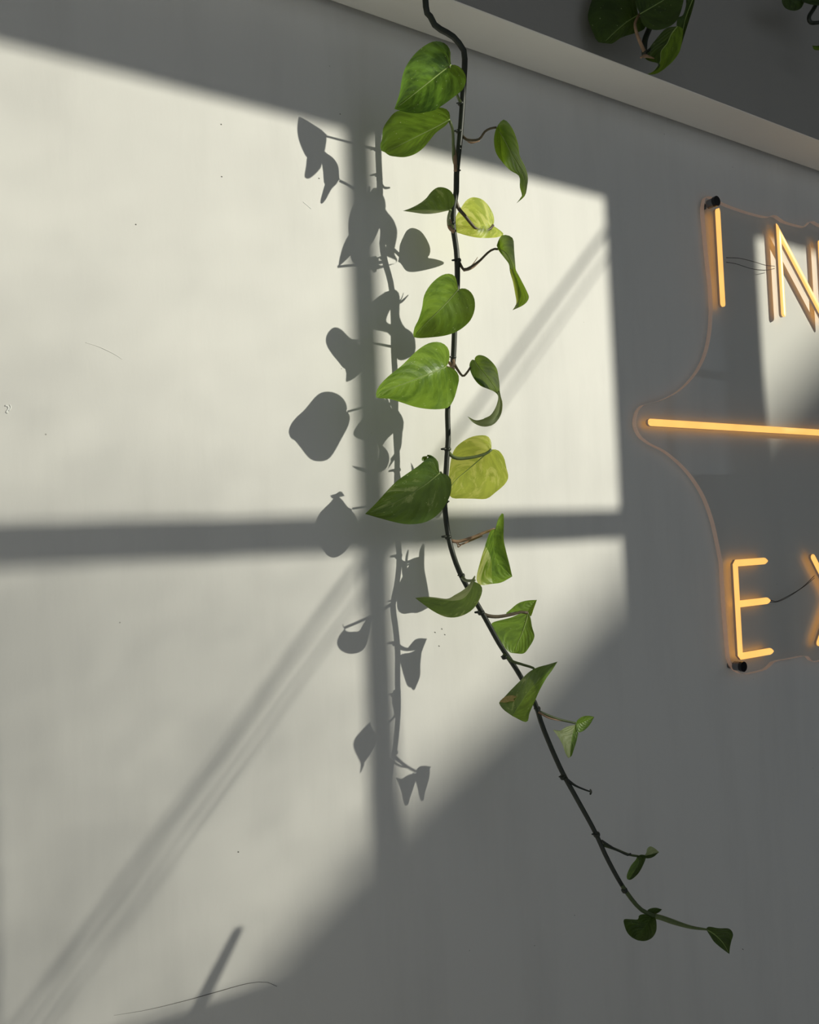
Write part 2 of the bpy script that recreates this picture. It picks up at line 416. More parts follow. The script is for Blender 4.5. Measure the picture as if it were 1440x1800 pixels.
vine.location = tuple(top); bpy.context.view_layer.update()
up_pts = [np.array([top[0] - .09, -.03, 2.9845]), np.array([top[0] - .05, -.085, 2.986]), np.array([top[0] - .04, -.102, 2.982]), np.array([top[0] - .035, -.115, 2.96]), np.array([top[0] - .02, -.118, 2.7]), np.array([top[0] - .004, -.114, 2.4])]
allp = up_pts + [unp(p, -d) for p, d in STEMPX[1:]]
SP = catmull(np.array([[q[2], q[0], q[1]] for q in allp]), 190)
SP = np.stack([SP[:, 1], SP[:, 2], SP[:, 0]], 1)
# cleaner resample in 3-D
n = len(SP); frac = np.linspace(0, 1, n)
rad = np.interp(frac, [0, .35, .45, .8, 1], [.0042, .0042, .0040, .0035, .0026])
k = int(np.argmin(np.linalg.norm(SP - unp((1096, 1562), -.2242), axis=1)))
link('stem', tube_mesh('stem', SP[:k + 1] - top, list(rad[:k + 1]), 12), STEM, vine, True)
tag(link('stem_tip', tube_mesh('stem_tip', SP[k:] - top, list(rad[k:]), 12), STEMG, vine, True), 'paler green young end of the stem')
_spx = np.array([p for p, _ in STEMPX], float); _sd = np.array([d for _, d in STEMPX])
def sdep(p): return float(np.interp(p[1], _spx[:, 1], _sd))

def knob(p, side, size=1.0, mt=STEM):
    """rough aerial-root stub and swollen node ring"""
    d = sdep(p); c = unp(p, -d)
    q = np.array([c, unp((p[0] + side * 5 * size, p[1] - 1), -d - .001), unp((p[0] + side * 10 * size, p[1] - .5), -d - .002)]) - top
    link('root_stub', tube_mesh('root_stub', q, [.0022 * size, .0017 * size, .0012 * size], 7), mt, vine, True)
    r0 = unp((p[0] - .8, p[1] - 3), -d) - top; r1 = unp((p[0] + .8, p[1] + 3), -d) - top
    link('node_ring', tube_mesh('node_ring', np.linspace(r0, r1, 4), [.0040 * size ** .3, .0047 * size ** .3, .0047 * size ** .3, .0040 * size ** .3], 12), STEM, vine, True)
for p, sd_, sz in [((810, 182), -1, .7), ((807, 231), -1, .9), ((803, 300), 1, .7), ((795, 392), -1, .8), ((805, 458), -1, 1.0), ((797, 628), -1, .7), ((787, 790), -1, 1.1), ((783, 882), 1, .7), ((788, 944), -1, 1.1),
                   ((812, 1012), -1, .7), ((846, 1077), -1, 1.1), ((887, 1155), -1, .6), ((945, 1246), -1, .6), ((990, 1366), -1, .7), ((1049, 1467), -1, .8), ((1098, 1565), -1, .55)]:
    knob(p, sd_, sz)

def leafset(f, patches, anch, mats, fold=.006, pet=None, pm=PETG, pr=.0016, **kw):
    o, org = build_leaf('leaf', vine, f, patches, anch, fold, mats, **kw)
    if pet:
        pts = pet
        petiole(o, org, pts, sdep(pts[0]), -org[1] - .0, [pr * 1.25, pr, pr * .9], pm)
    return o, org

# 1
leafset('Z1', [([(690, 512), (600, 580), (500, 660), (400, 740), (300, 820), (240, 862)],
  [(690, 512), (684, 470), (682, 400), (650, 350), (600, 328), (540, 330), (460, 375), (390, 440), (330, 530), (300, 620), (285, 720), (262, 800), (240, 862)],
  [(690, 512), (730, 515), (775, 545), (805, 600), (805, 650), (780, 710), (720, 760), (640, 820), (560, 870), (480, 890), (400, 897), (320, 885), (240, 862)])],
  [((790, 115), (573, 235)), ((770, 72), (540, 203)), ((695, 193), (539, 275)), ((745, 198), (545, 308)), ((818, 150), (570, 272))], ('glossy', 'glossy'), fold=.006,
  pet=[(811, 182), (804, 168), (797, 145), (790, 116)])
# 2
leafset('Z1', [([(680, 945), (560, 1010), (420, 1080), (280, 1150), (165, 1205)],
  [(680, 945), (678, 900), (655, 865), (600, 850), (480, 850), (330, 870), (250, 885), (190, 950), (150, 1020), (145, 1090), (128, 1150), (135, 1190), (165, 1205)],
  [(680, 945), (650, 990), (570, 1050), (520, 1110), (470, 1170), (400, 1220), (320, 1243), (240, 1238), (200, 1230), (165, 1205)])],
  [((792, 212), (597, 318)), ((670, 265), (572, 320)), ((715, 276), (568, 352)), ((690, 205), (572, 265)), ((770, 195), (596, 290))], ('mid', 'mid'), fold=.004,
  pet=[(804, 298), (798, 280), (797, 255), (796, 230), (791, 213)], pr=.002)
# 3
leafset('Z1', [([(1050, 1010), (1110, 1100), (1170, 1220), (1235, 1330), (1275, 1440), (1262, 1530), (1205, 1610)],
  [(1050, 1010), (1035, 1050), (1028, 1120), (1045, 1210), (1100, 1290), (1160, 1350), (1228, 1395), (1233, 1480), (1250, 1560), (1205, 1610)],
  [(1050, 1010), (1070, 975), (1105, 945), (1150, 980), (1190, 1050), (1222, 1150), (1232, 1230), (1275, 1320), (1297, 1400), (1290, 1480), (1272, 1550), (1205, 1610)]),
  ([(1050, 1010), (1110, 1100), (1170, 1220), (1235, 1330), (1275, 1440), (1262, 1530), (1205, 1610)],
  [(1050, 1010), (1035, 1050), (1028, 1120), (1045, 1210), (1100, 1290), (1160, 1350), (1228, 1395), (1233, 1480), (1250, 1560), (1205, 1610)],
  [(1050, 1010), (1070, 975), (1105, 945), (1150, 980), (1190, 1050), (1222, 1150), (1232, 1230), (1275, 1320), (1297, 1400), (1290, 1480), (1272, 1550), (1205, 1610)],
   [((870, 260), (655, 366)), ((885, 310), (655, 421)), ((895, 330), (652, 447)), ((915, 300), (693, 410)), ((925, 330), (692, 440)), ((905, 235), (675, 352)), ((908, 352), (692, 457))])],
  [((868, 225), (668, 328)), ((905, 215), (603, 370)), ((875, 285), (685, 380)), ((910, 355), (690, 460)), ((925, 290), (612, 440))], ('mid', 'mid'), fold=.003,
  pet=[(812, 238), (822, 246), (842, 245), (852, 232), (862, 226), (873, 224)], pm=PETI)
# 4
leafset('Z1', [([(684, 1660), (600, 1665), (500, 1663), (400, 1665), (308, 1668)],
  [(684, 1660), (712, 1620), (716, 1570), (690, 1515), (640, 1485), (580, 1483), (530, 1520), (490, 1570), (430, 1615), (360, 1650), (308, 1668)],
  [(684, 1660), (640, 1672), (560, 1688), (480, 1692), (400, 1682), (308, 1668)])],
  [((798, 350), (592, 450)), ((775, 331), (605, 415)), ((788, 335), (597, 428)), ((709, 371), (640, 406)), ((770, 372), (605, 458))], ('deep', 'pale'), fold=-.004,
  pet=[(797, 400), (789, 392), (789, 380), (792, 369)], pr=.002)
# 5
leafset('Z2', [([(1020, 345), (960, 340), (880, 350), (800, 370), (735, 400)],
  [(1020, 345), (1030, 310), (1020, 250), (980, 180), (930, 135), (860, 120), (810, 145), (780, 185), (745, 240), (722, 290), (722, 350), (735, 400)],
  [(1020, 345), (1060, 370), (1105, 412), (1060, 436), (980, 443), (900, 440), (820, 425), (735, 400)])],
  [((838, 348), (725, 404)), ((882, 413), (772, 462)), ((800, 400), (697, 445)), ((850, 417), (722, 478))], ('lime', 'lime'), fold=-.003, rib=False,
  pet=[(800, 350), (806, 366), (818, 380), (829, 394), (838, 403), (850, 407), (862, 402), (867, 396)], pm=PETI, pr=.0022)
# 6
leafset('Z2', [([(1060, 530), (1120, 560), (1165, 640), (1180, 700), (1215, 800), (1240, 900), (1175, 1015)],
  [(1060, 530), (1075, 555), (1110, 600), (1146, 650), (1155, 710), (1178, 790), (1195, 880), (1205, 960), (1175, 1015)],
  [(1060, 530), (1050, 500), (1080, 430), (1110, 418), (1150, 425), (1182, 455), (1188, 540), (1198, 660), (1206, 715), (1245, 780), (1290, 870), (1303, 920), (1265, 970), (1175, 1015)]),
  ([(1172, 690), (1215, 800), (1240, 900), (1175, 1015)], [(1155, 690), (1178, 790), (1195, 880), (1206, 960), (1175, 1015)], [(1198, 690), (1246, 780), (1291, 870), (1304, 920), (1265, 971), (1175, 1015)],
   [((898, 470), .135), ((905, 545), .122), ((929, 525), .128), ((900, 510), .126)]),
  ([(1060, 530), (1120, 560), (1165, 640), (1180, 700), (1215, 800), (1240, 900), (1175, 1015)],
  [(1060, 530), (1075, 555), (1110, 600), (1146, 650), (1155, 710), (1178, 790), (1195, 880), (1205, 960), (1175, 1015)],
  [(1060, 530), (1050, 500), (1080, 430), (1110, 418), (1150, 425), (1182, 455), (1188, 540), (1198, 660), (1206, 715), (1245, 780), (1290, 870), (1303, 920), (1265, 970), (1175, 1015)],
   [((873, 435), (685, 520)), ((885, 470), (680, 563)), ((893, 500), (690, 588)), ((900, 440), (702, 531)), ((915, 500), (725, 582)), ((929, 525), (728, 605)), ((905, 545), (722, 622))])],
  [((890, 413), (665, 515)), ((903, 440), (642, 556)), ((873, 435), (700, 512)), ((905, 545), (722, 625)), ((895, 500), (725, 573)), ((929, 525), (700, 622))], ('deep', 'mid', 'lime', 'pale', 'mid', 'mid'), fold=.003,
  pet=[(808, 462), (817, 474), (840, 461), (858, 444), (868, 438), (876, 438)], pm=PETI)
# 7
leafset('Z2', [([(745, 850), (690, 915), (620, 990), (540, 1070), (460, 1150), (395, 1228)],
  [(745, 850), (737, 800), (722, 750), (690, 728), (640, 728), (580, 760), (520, 820), (475, 900), (458, 1000), (430, 1090), (400, 1150), (388, 1215), (395, 1228)],
  [(745, 850), (790, 840), (840, 865), (872, 920), (878, 990), (860, 1060), (820, 1120), (740, 1180), (640, 1215), (520, 1230), (440, 1235), (395, 1228)])],
  [((795, 482), (603, 571)), ((798, 590), (620, 665)), ((755, 520), (584, 592)), ((728, 592), (605, 643)), ((834, 540), (650, 618))], ('rich', 'mid'), fold=.006,
  pet=[(800, 560), (806, 545), (808, 525), (805, 510)])
# 8
leafset('Z2', [([(650, 1460), (560, 1500), (450, 1545), (330, 1590), (200, 1640), (97, 1705)],
  [(650, 1460), (672, 1420), (676, 1350), (655, 1300), (610, 1270), (550, 1265), (480, 1290), (400, 1350), (300, 1450), (200, 1530), (130, 1600), (97, 1660), (97, 1705)],
  [(650, 1460), (700, 1470), (740, 1510), (752, 1560), (735, 1640), (710, 1720), (670, 1780), (600, 1797), (500, 1795), (400, 1778), (300, 1745), (200, 1715), (140, 1712), (97, 1705)])],
  [((797, 647), (617, 722)), ((763, 602), (582, 685)), ((663, 697), (511, 765)), ((765, 718), (565, 802)), ((806, 660), (618, 742))], ('rich', 'rich'), fold=.006,
  pet=[(797, 632), (798, 640), (795, 647), (786, 645)], pm=SHEATH)
# 9: folded heart with a long curled tip
leafset('Z3', [([(965, 195), (1000, 250), (1060, 320), (1110, 390), (1160, 470)],
  [(965, 195), (945, 190), (925, 225), (930, 275), (960, 340), (1010, 395), (1080, 425), (1130, 445), (1160, 470)],
  [(965, 195), (970, 170), (1000, 153), (1050, 165), (1100, 205), (1140, 260), (1155, 330), (1163, 400), (1160, 470)]),
  ([(1150, 440), (1168, 480), (1170, 560), (1112, 665), (1020, 692), (908, 638)],
  [(1145, 445), (1152, 490), (1147, 520), (1130, 570), (1090, 630), (1030, 660), (970, 668), (908, 638)],
  [(1162, 430), (1172, 480), (1186, 540), (1175, 620), (1130, 690), (1070, 718), (1010, 715), (950, 685), (908, 638)],
   [((880, 700), .128), ((872, 742), .118), ((822, 737), .125)]),
  ([(965, 195), (1000, 250), (1060, 320), (1110, 390), (1158, 465), (1168, 560), (1110, 665), (1020, 692)],
  [(965, 195), (945, 190), (925, 225), (930, 275), (960, 340), (1010, 395), (1080, 425), (1130, 445), (1152, 480), (1150, 510), (1130, 570), (1090, 630), (1030, 660), (1020, 692)],
  [(965, 195), (970, 170), (1000, 153), (1050, 165), (1100, 205), (1140, 260), (1155, 330), (1162, 400), (1168, 470), (1185, 530), (1175, 620), (1130, 690), (1070, 718), (1020, 692)],
   [((850, 630), (690, 698)), ((880, 690), (705, 765)), ((855, 686), (714, 747)), ((882, 715), (705, 790)), ((870, 740), (688, 815)), ((827, 650), (690, 708)), ((822, 737), (690, 795))])],
  [((845, 625), (668, 703)), ((855, 686), (714, 745)), ((875, 740), (650, 835)), ((878, 660), (625, 765)), ((827, 650), (690, 708)), ((822, 737), (670, 800))], ('deep', 'rich', 'pale', 'pale', 'mid', 'mid'), fold=.004,
  pet=[(799, 640), (806, 652), (814, 661), (821, 655), (827, 646)], pm=PETI)
# 10
leafset('Z3', [([(1098, 900), (1000, 985), (900, 1070), (820, 1140), (745, 1240)],
  [(1098, 900), (1097, 850), (1080, 805), (1040, 788), (960, 795), (890, 825), (830, 870), (795, 920), (775, 1000), (762, 1100), (745, 1240)],
  [(1098, 900), (1150, 905), (1195, 960), (1215, 1040), (1232, 1120), (1200, 1180), (1130, 1240), (1060, 1290), (960, 1290), (860, 1288), (790, 1285), (745, 1240)])],
  [((860, 793), .085), ((800, 870), .045), ((890, 845), .075), ((800, 800), .05)], ('lime', 'lime'), fold=-.004,
  pet=[(788, 795), (798, 804), (812, 806), (835, 803), (855, 797), (864, 790)], pr=.0022)
# 11
leafset('Z3', [([(690, 1085), (600, 1160), (480, 1240), (330, 1320), (200, 1375), (98, 1410)],
  [(690, 1085), (682, 1050), (677, 1000), (650, 965), (620, 950), (590, 970), (520, 1030), (440, 1085), (350, 1150), (270, 1230), (180, 1330), (98, 1410)],
  [(690, 1085), (730, 1095), (770, 1120), (782, 1170), (775, 1250), (740, 1330), (690, 1400), (620, 1455), (540, 1485), (430, 1492), (330, 1475), (200, 1440), (98, 1410)]),
  ([(650, 970), (620, 945), (590, 942)], [(650, 970), (625, 952), (590, 942)], [(650, 970), (560, 955), (550, 990), (590, 985)])],
  [((765, 802), (605, 867)), ((643, 905), (553, 940)), ((735, 921), (597, 973)), ((793, 860), (637, 922))], ('deep', 'deep', 'deep', 'deep'), fold=.008,
  pet=[(783, 850), (779, 838), (775, 830)], pr=.0014)
# 12
leafset('Z4', [([(680, 225), (662, 300), (665, 380), (690, 470), (740, 535), (813, 600)],
  [(680, 225), (640, 240), (600, 350), (560, 480), (530, 620), (565, 668), (640, 660), (720, 650), (780, 620), (813, 600)],
  [(680, 225), (700, 150), (738, 95), (747, 150), (745, 300), (762, 390), (790, 500), (813, 600)]),
  ([(680, 225), (662, 300), (665, 380), (690, 470), (740, 535), (813, 600)],
  [(680, 225), (640, 240), (600, 350), (560, 480), (530, 620), (565, 668), (640, 660), (720, 650), (780, 620), (813, 600)],
  [(680, 225), (700, 150), (738, 95), (747, 150), (745, 300), (762, 390), (790, 500), (813, 600)],
   [((883, 902), (722, 962)), ((890, 960), (730, 1017)), ((900, 1018), (745, 1071)), ((870, 930), (712, 988)), ((850, 970), (714, 1018)), ((845, 1027), (720, 1070))])],
  [((883, 902), (750, 956)), ((900, 1018), (757, 1065)), ((845, 1027), (712, 1072)), ((890, 960), (756, 1006)), ((850, 970), (707, 1020))], ('lime', 'rich'), fold=.004,
  pet=[(791, 950), (806, 952), (830, 945), (852, 936), (870, 930)], pm=SHEATH, pr=.002)
# 13
leafset('Z4', [([(512, 640), (480, 710), (430, 770), (360, 790), (270, 785), (150, 768), (45, 770)],
  [(512, 640), (523, 590), (505, 605), (470, 665), (420, 710), (360, 745), (300, 776), (200, 765), (120, 760), (45, 770)],
  [(512, 640), (560, 665), (576, 710), (550, 790), (500, 860), (430, 905), (350, 925), (270, 915), (180, 870), (110, 820), (45, 770)])],
  [((836, 1012), (604, 1095)), ((847, 1040), (595, 1128)), ((800, 1085), (640, 1137)), ((733, 1050), (655, 1080))], ('pale', 'deep'), fold=.003, rib=False,
  pet=[(813, 1015), (818, 1020), (826, 1021), (834, 1020)], pr=.002)
# 14
leafset('Z4', [([(940, 885), (920, 960), (890, 1050), (855, 1130), (830, 1208)],
  [(940, 885), (880, 892), (800, 925), (700, 950), (650, 970), (652, 1010), (700, 1085), (760, 1170), (790, 1200), (830, 1208)],
  [(940, 885), (958, 930), (970, 1000), (988, 1080), (940, 1170), (900, 1210), (830, 1208)]),
  ([(940, 885), (975, 840), (1008, 785)], [(940, 885), (830, 880), (760, 897), (800, 860), (860, 812), (930, 790), (1008, 785)], [(940, 885), (960, 915), (985, 850), (1008, 785)])],
  [((943, 1055), (748, 1117)), ((900, 1148), (722, 1210)), ((864, 1095), (708, 1147)), ((938, 1120), (742, 1183))], ('mid', 'mid', 'mid', 'rich'), fold=.003,
  pet=[(846, 1076), (856, 1082), (875, 1084), (900, 1080), (915, 1076), (928, 1077)], pm=PETI, pr=.0022)
# 15
l15, l15o = leafset('Z4', [([(815, 1705), (880, 1600), (960, 1490), (1060, 1380), (1172, 1273)],
  [(815, 1705), (740, 1650), (708, 1595), (740, 1565), (800, 1500), (870, 1430), (940, 1360), (1010, 1320), (1100, 1295), (1172, 1273)],
  [(815, 1705), (925, 1752), (950, 1680), (990, 1590), (1030, 1500), (1080, 1410), (1130, 1340), (1172, 1273)])],
  [((925, 1268), (627, 1356)), ((980, 1163), (650, 1267)), ((877, 1235), (655, 1302)), ((925, 1185), (642, 1270)), ((950, 1215), (612, 1316)), ((962, 1190), (620, 1292))], ('deep', 'mid'), fold=-.004, rib=False,
  pet=[(885, 1150), (900, 1162), (918, 1168), (940, 1176), (938, 1190)], pm=STEMG, pr=.0018)
a15 = affine([((925, 1268), (627, 1356)), ((980, 1163), (650, 1267)), ((877, 1235), (655, 1302)), ((925, 1185), (642, 1270)), ((950, 1215), (612, 1316)), ((962, 1190), (620, 1292))])
sp_ = catmull(fr('Z4', [(712, 1594), (740, 1562), (775, 1545), (815, 1540), (848, 1552), (822, 1568), (832, 1585), (795, 1588), (760, 1598), (712, 1594)]), 26)[:-1]
vs = [unp(p, -a15(p) - .0006) - l15o for p in sp_]; cc_ = np.mean(vs, axis=0)
tag(link('withered_spot', mesh('withered_spot', [cc_] + vs, [(0, 1 + k2, 1 + (k2 + 1) % len(vs)) for k2 in range(len(vs))]), plain('withered_tan', (.38, .30, .10), .7, noise=.35, scale=300), l15), 'dry tan-yellow spot at the edge of the leaf')
# 16
leafset('Z5', [([(685, 240), (660, 320), (645, 400), (640, 500)],
  [(685, 240), (610, 260), (560, 290), (505, 282), (540, 330), (580, 400), (600, 460), (625, 505), (640, 500)],
  [(685, 240), (700, 270), (704, 310), (692, 370), (670, 440), (655, 485), (640, 500)]),
  ([(685, 240), (660, 320), (645, 400), (640, 500)],
  [(685, 240), (610, 260), (560, 290), (505, 282), (540, 330), (580, 400), (600, 460), (625, 505), (640, 500)],
  [(685, 240), (700, 270), (704, 310), (692, 370), (670, 440), (655, 485), (640, 500)],
   [((1010, 1290), (752, 1365)), ((1000, 1325), (742, 1398)), ((985, 1290), (735, 1361))]),
  ([(685, 240), (740, 225), (832, 180)], [(685, 240), (700, 205), (740, 178), (790, 172), (832, 180)], [(685, 240), (700, 300), (745, 292), (795, 245), (832, 180)])],
  [((1044, 1262), (757, 1348)), ((1000, 1330), (715, 1413)), ((973, 1283), (700, 1361))], ('pale', 'mid', 'pale', 'mid', 'mid', 'mid'), fold=.002, rib=False,
  pet=[(946, 1250), (962, 1257), (985, 1265), (1012, 1271)], pm=STEMG)
# 17
leafset('Z5', [([(1170, 1285), (1185, 1330), (1150, 1400), (1105, 1470)],
  [(1170, 1285), (1160, 1310), (1120, 1360), (1090, 1430), (1092, 1462), (1105, 1470)],
  [(1170, 1285), (1205, 1270), (1240, 1285), (1220, 1350), (1180, 1420), (1130, 1465), (1105, 1470)]),
  ([(1170, 1280), (1250, 1275), (1345, 1250)], [(1170, 1280), (1235, 1270), (1250, 1225), (1275, 1205), (1310, 1220), (1345, 1250)], [(1170, 1280), (1250, 1300), (1300, 1288), (1345, 1250)])],
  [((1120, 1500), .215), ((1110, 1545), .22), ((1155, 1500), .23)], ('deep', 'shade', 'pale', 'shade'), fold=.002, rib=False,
  pet=[(1060, 1485), (1080, 1492), (1105, 1502), (1122, 1505)], pm=STEMG)
# 18
leafset('Z6', [([(540, 880), (500, 950), (440, 1030), (400, 1085)],
  [(540, 880), (480, 858), (430, 870), (420, 905), (360, 905), (295, 905), (295, 950), (320, 1020), (360, 1065), (400, 1088)],
  [(540, 880), (575, 890), (588, 940), (585, 1010), (550, 1070), (490, 1100), (430, 1098), (400, 1088)]),
  ([(490, 850), (560, 835), (638, 815)], [(490, 850), (520, 812), (580, 800), (638, 815)], [(490, 850), (560, 862), (610, 842), (638, 815)])],
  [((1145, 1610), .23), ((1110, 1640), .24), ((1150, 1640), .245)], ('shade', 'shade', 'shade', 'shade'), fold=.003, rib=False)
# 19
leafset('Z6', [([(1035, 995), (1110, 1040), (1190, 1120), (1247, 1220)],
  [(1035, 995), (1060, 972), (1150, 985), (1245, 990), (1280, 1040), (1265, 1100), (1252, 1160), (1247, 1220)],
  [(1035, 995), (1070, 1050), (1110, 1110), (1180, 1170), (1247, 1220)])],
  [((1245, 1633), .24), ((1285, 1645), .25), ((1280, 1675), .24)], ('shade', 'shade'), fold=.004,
  pet=None)
pp_ = catmull([(1148, 1610), (1162, 1613), (1185, 1621), (1215, 1630), (1244, 1634)], 14)
tag(link('growing_tip', tube_mesh('growing_tip', np.array([unp(p, -(.226 + .014 * i / 13)) for i, p in enumerate(pp_)]) - top, [.0032, .0034, .0024, .0013], 8), PETG, vine, True), 'pale green furled shoot at the end of the vine')
# papery sheaths and bare side shoots
def bit(pts, r, m, name, d=None):
    P_ = catmull(pts, 10); d0 = sdep(pts[0]) if d is None else d
    link(name, tube_mesh(name, np.array([unp(p, -(d0 + .004 + .0008 * i)) for i, p in enumerate(P_)]) - top, r, 7), m, vine, True)
bit([(797, 250), (800, 275), (801, 300)], [.0014, .0026, .0024], SHEATH, 'sheath')
bit([(818, 244), (828, 250), (843, 247)], [.001, .002, .0012], SHEATH, 'sheath')
bit([(815, 476), (828, 472), (848, 456)], [.0012, .0017, .0006], SHEATH, 'sheath')
bit([(818, 475), (830, 466), (840, 452)], [.0010, .0007, .0004], SHEATH, 'sheath')
bit([(801, 952), (808, 958), (830, 949), (848, 942)], [.0006, .0011, .0015, .0008], SHEATH, 'sheath')
bit([(806, 954), (805, 962), (812, 957)], [.0005, .0008, .0006], SHEATH, 'sheath')
bit([(792, 395), (789, 385), (791, 400), (799, 408)], [.002, .003, .0024], SHEATH, 'sheath')
bit([(787, 635), (793, 641), (799, 648)], [.0014, .0026, .0015], SHEATH, 'sheath')
bit([(994, 1368), (1010, 1380), (1025, 1387), (1039, 1392)], [.0022, .0013, .001], STEM, 'bare_shoot')
bit([(1038, 1388), (1039, 1392), (1038, 1396)], [.0011, .0016, .0011], STEM, 'bare_shoot')
bit([(947, 1252), (965, 1262), (990, 1268)], [.0012, .0012, .0004], SHEATH, 'sheath')
bit([(1058, 1478), (1080, 1492), (1103, 1503), (1109, 1501)], [.0016, .0016, .001, .0014], STEM, 'sheath')

# ------------------------------------------------------------------ plants hanging in front of the bulkhead
def hang(name_label, xy0, depth, group=None):
    r = bpy.data.objects.new('hanging_pothos', None); C.objects.link(r)
    tag(r, name_label, 'plant', group); r.location = tuple(unp(xy0, -depth)); bpy.context.view_layer.update(); return r
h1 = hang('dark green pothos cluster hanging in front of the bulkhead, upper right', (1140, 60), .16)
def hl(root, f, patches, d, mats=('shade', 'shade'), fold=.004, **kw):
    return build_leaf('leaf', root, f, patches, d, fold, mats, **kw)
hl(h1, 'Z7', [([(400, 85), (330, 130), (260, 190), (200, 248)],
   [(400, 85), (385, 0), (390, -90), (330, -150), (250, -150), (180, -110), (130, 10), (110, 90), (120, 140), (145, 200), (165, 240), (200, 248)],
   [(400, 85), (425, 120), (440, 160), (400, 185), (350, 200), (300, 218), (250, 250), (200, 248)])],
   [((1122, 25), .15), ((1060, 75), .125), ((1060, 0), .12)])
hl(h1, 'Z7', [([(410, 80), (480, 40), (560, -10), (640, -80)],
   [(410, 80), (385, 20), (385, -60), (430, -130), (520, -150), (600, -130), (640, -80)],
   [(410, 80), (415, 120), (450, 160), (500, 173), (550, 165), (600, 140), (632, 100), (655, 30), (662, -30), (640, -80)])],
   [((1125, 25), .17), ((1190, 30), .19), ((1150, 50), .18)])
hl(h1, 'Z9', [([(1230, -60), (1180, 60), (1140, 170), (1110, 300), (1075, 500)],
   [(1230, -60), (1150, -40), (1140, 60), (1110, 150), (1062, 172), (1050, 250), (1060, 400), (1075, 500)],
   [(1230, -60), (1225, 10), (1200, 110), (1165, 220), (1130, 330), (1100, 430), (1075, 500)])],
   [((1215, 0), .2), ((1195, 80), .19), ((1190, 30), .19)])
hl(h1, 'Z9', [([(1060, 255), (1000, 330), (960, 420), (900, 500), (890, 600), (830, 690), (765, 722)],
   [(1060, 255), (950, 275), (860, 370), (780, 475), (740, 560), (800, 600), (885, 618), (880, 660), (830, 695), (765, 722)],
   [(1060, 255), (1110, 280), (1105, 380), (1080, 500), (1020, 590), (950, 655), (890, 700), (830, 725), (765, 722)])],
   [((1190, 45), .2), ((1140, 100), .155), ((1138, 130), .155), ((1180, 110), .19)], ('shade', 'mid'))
def htube(root, f, pts, d, r, m, name='stem'):
    P_ = catmull(fr(f, pts), 16); o = np.array(root.location)
    return link(name, tube_mesh(name, np.array([unp(p, -d) for p in P_]) - o, r, 10), m, root, True)
def hup(root, p, d, r, sx):
    o = np.array(root.location); a = unp(p, -d)
    q = catmull(np.array([[a[2], a[0], a[1]], [2.8, a[0] + sx, -.13], [2.97, a[0] + sx, -.108], [2.986, a[0] + sx, -.09], [2.9845, a[0] + sx, -.03]]), 40)
    q = np.stack([q[:, 1], q[:, 2], q[:, 0]], 1) - o
    link('stem', tube_mesh('stem', q, r, 10), STEM, root, True)
htube(h1, 'Z9', [(850, 60), (815, 200), (780, 290), (745, 380), (735, 470), (740, 545)], .155, [.004, .0042, .0045], STEM)
hup(h1, fr('Z9', [(850, 60)])[0], .155, .004, .02)
htube(h1, 'Z9', [(735, 500), (690, 400), (655, 300), (645, 230), (665, 180), (695, 130)], .16, [.0028, .0024, .0018], SHEATH, 'petiole')
htube(h1, 'Z9', [(700, 560), (740, 545), (790, 555), (840, 572)], .165, [.0014, .0026, .0016, .0006], SHEATH, 'sheath')
htube(h1, 'Z9', [(740, 510), (790, 480), (850, 410)], .16, [.002, .0018, .001], STEM, 'petiole')

h2 = hang('dark pothos leaves and stem at the top right corner beside the bulkhead', (1425, 10), .15)
hl(h2, 'Z7', [([(1240, -40), (1280, 0), (1310, 30), (1300, 62)], [(1240, -40), (1225, 0), (1240, 40), (1270, 58), (1300, 62)], [(1240, -40), (1300, -40), (1350, 0), (1345, 35), (1325, 55), (1300, 62)])],
   [((1380, 0), .15), ((1400, 15), .155), ((1390, -10), .15)], rib=False)
hl(h2, 'Z7', [([(1340, 10), (1400, 5), (1460, 0), (1520, 10)], [(1340, 10), (1360, -30), (1430, -60), (1520, 10)], [(1340, 10), (1400, 28), (1460, 30), (1520, 10)])],
   [((1420, 0), .16), ((1450, 5), .165), ((1430, -10), .16)], rib=False)
hl(h2, 'Z7', [([(1400, 262), (1425, 272), (1460, 275), (1500, 300)], [(1400, 262), (1412, 286), (1440, 290), (1500, 300)], [(1400, 262), (1430, 264), (1470, 260), (1500, 300)])],
   [((1430, 80), .15), ((1440, 85), .152), ((1435, 90), .15)], ('mid', 'mid'), rib=False)
htube(h2, 'Z7', [(1430, 10), (1410, 50), (1383, 95), (1390, 128), (1420, 132), (1460, 125)], .155, [.0038, .0036, .003], STEM)
htube(h2, 'Z7', [(1460, 125), (1490, 180), (1480, 240), (1450, 272)], .155, [.003, .002], STEM, 'petiole')
hup(h2, fr('Z7', [(1430, 10)])[0], .155, .0038, .02)

TERRA = plain('grey_planter', (.2, .2, .2), .7)
# unseen planter added to hold a stake whose shadow falls low on the wall
d_ = .66
tip = ray((419, 1634), d_); low = ray((352, 1765), d_); dirv = (low - tip) / np.linalg.norm(low - tip)
base = tip + dirv * .62
r = bpy.data.objects.new('added_planter', None); C.objects.link(r); r.location = (base[0], base[1], 0); tag(r, 'unseen floor planter added to hold the leaning shadow-casting stake', 'planter'); bpy.context.view_layer.update()
o = np.array(r.location)
bm = bmesh.new(); bmesh.ops.create_cone(bm, cap_ends=True, segments=40, radius1=.12, radius2=.17, depth=base[2]); bmesh.ops.translate(bm, verts=bm.verts, vec=(0, 0, base[2] / 2))
me = bpy.data.meshes.new('pot'); bm.to_mesh(me); bm.free(); link('pot', me, TERRA, r)
link('stake', tube_mesh('stake', np.linspace(tip, base + dirv * .05, 12) - o, [.0055, .0095, .0098, .0098, .0098, .0098], 14), plain('stake_wood', (.35, .24, .14), .6), r, True)

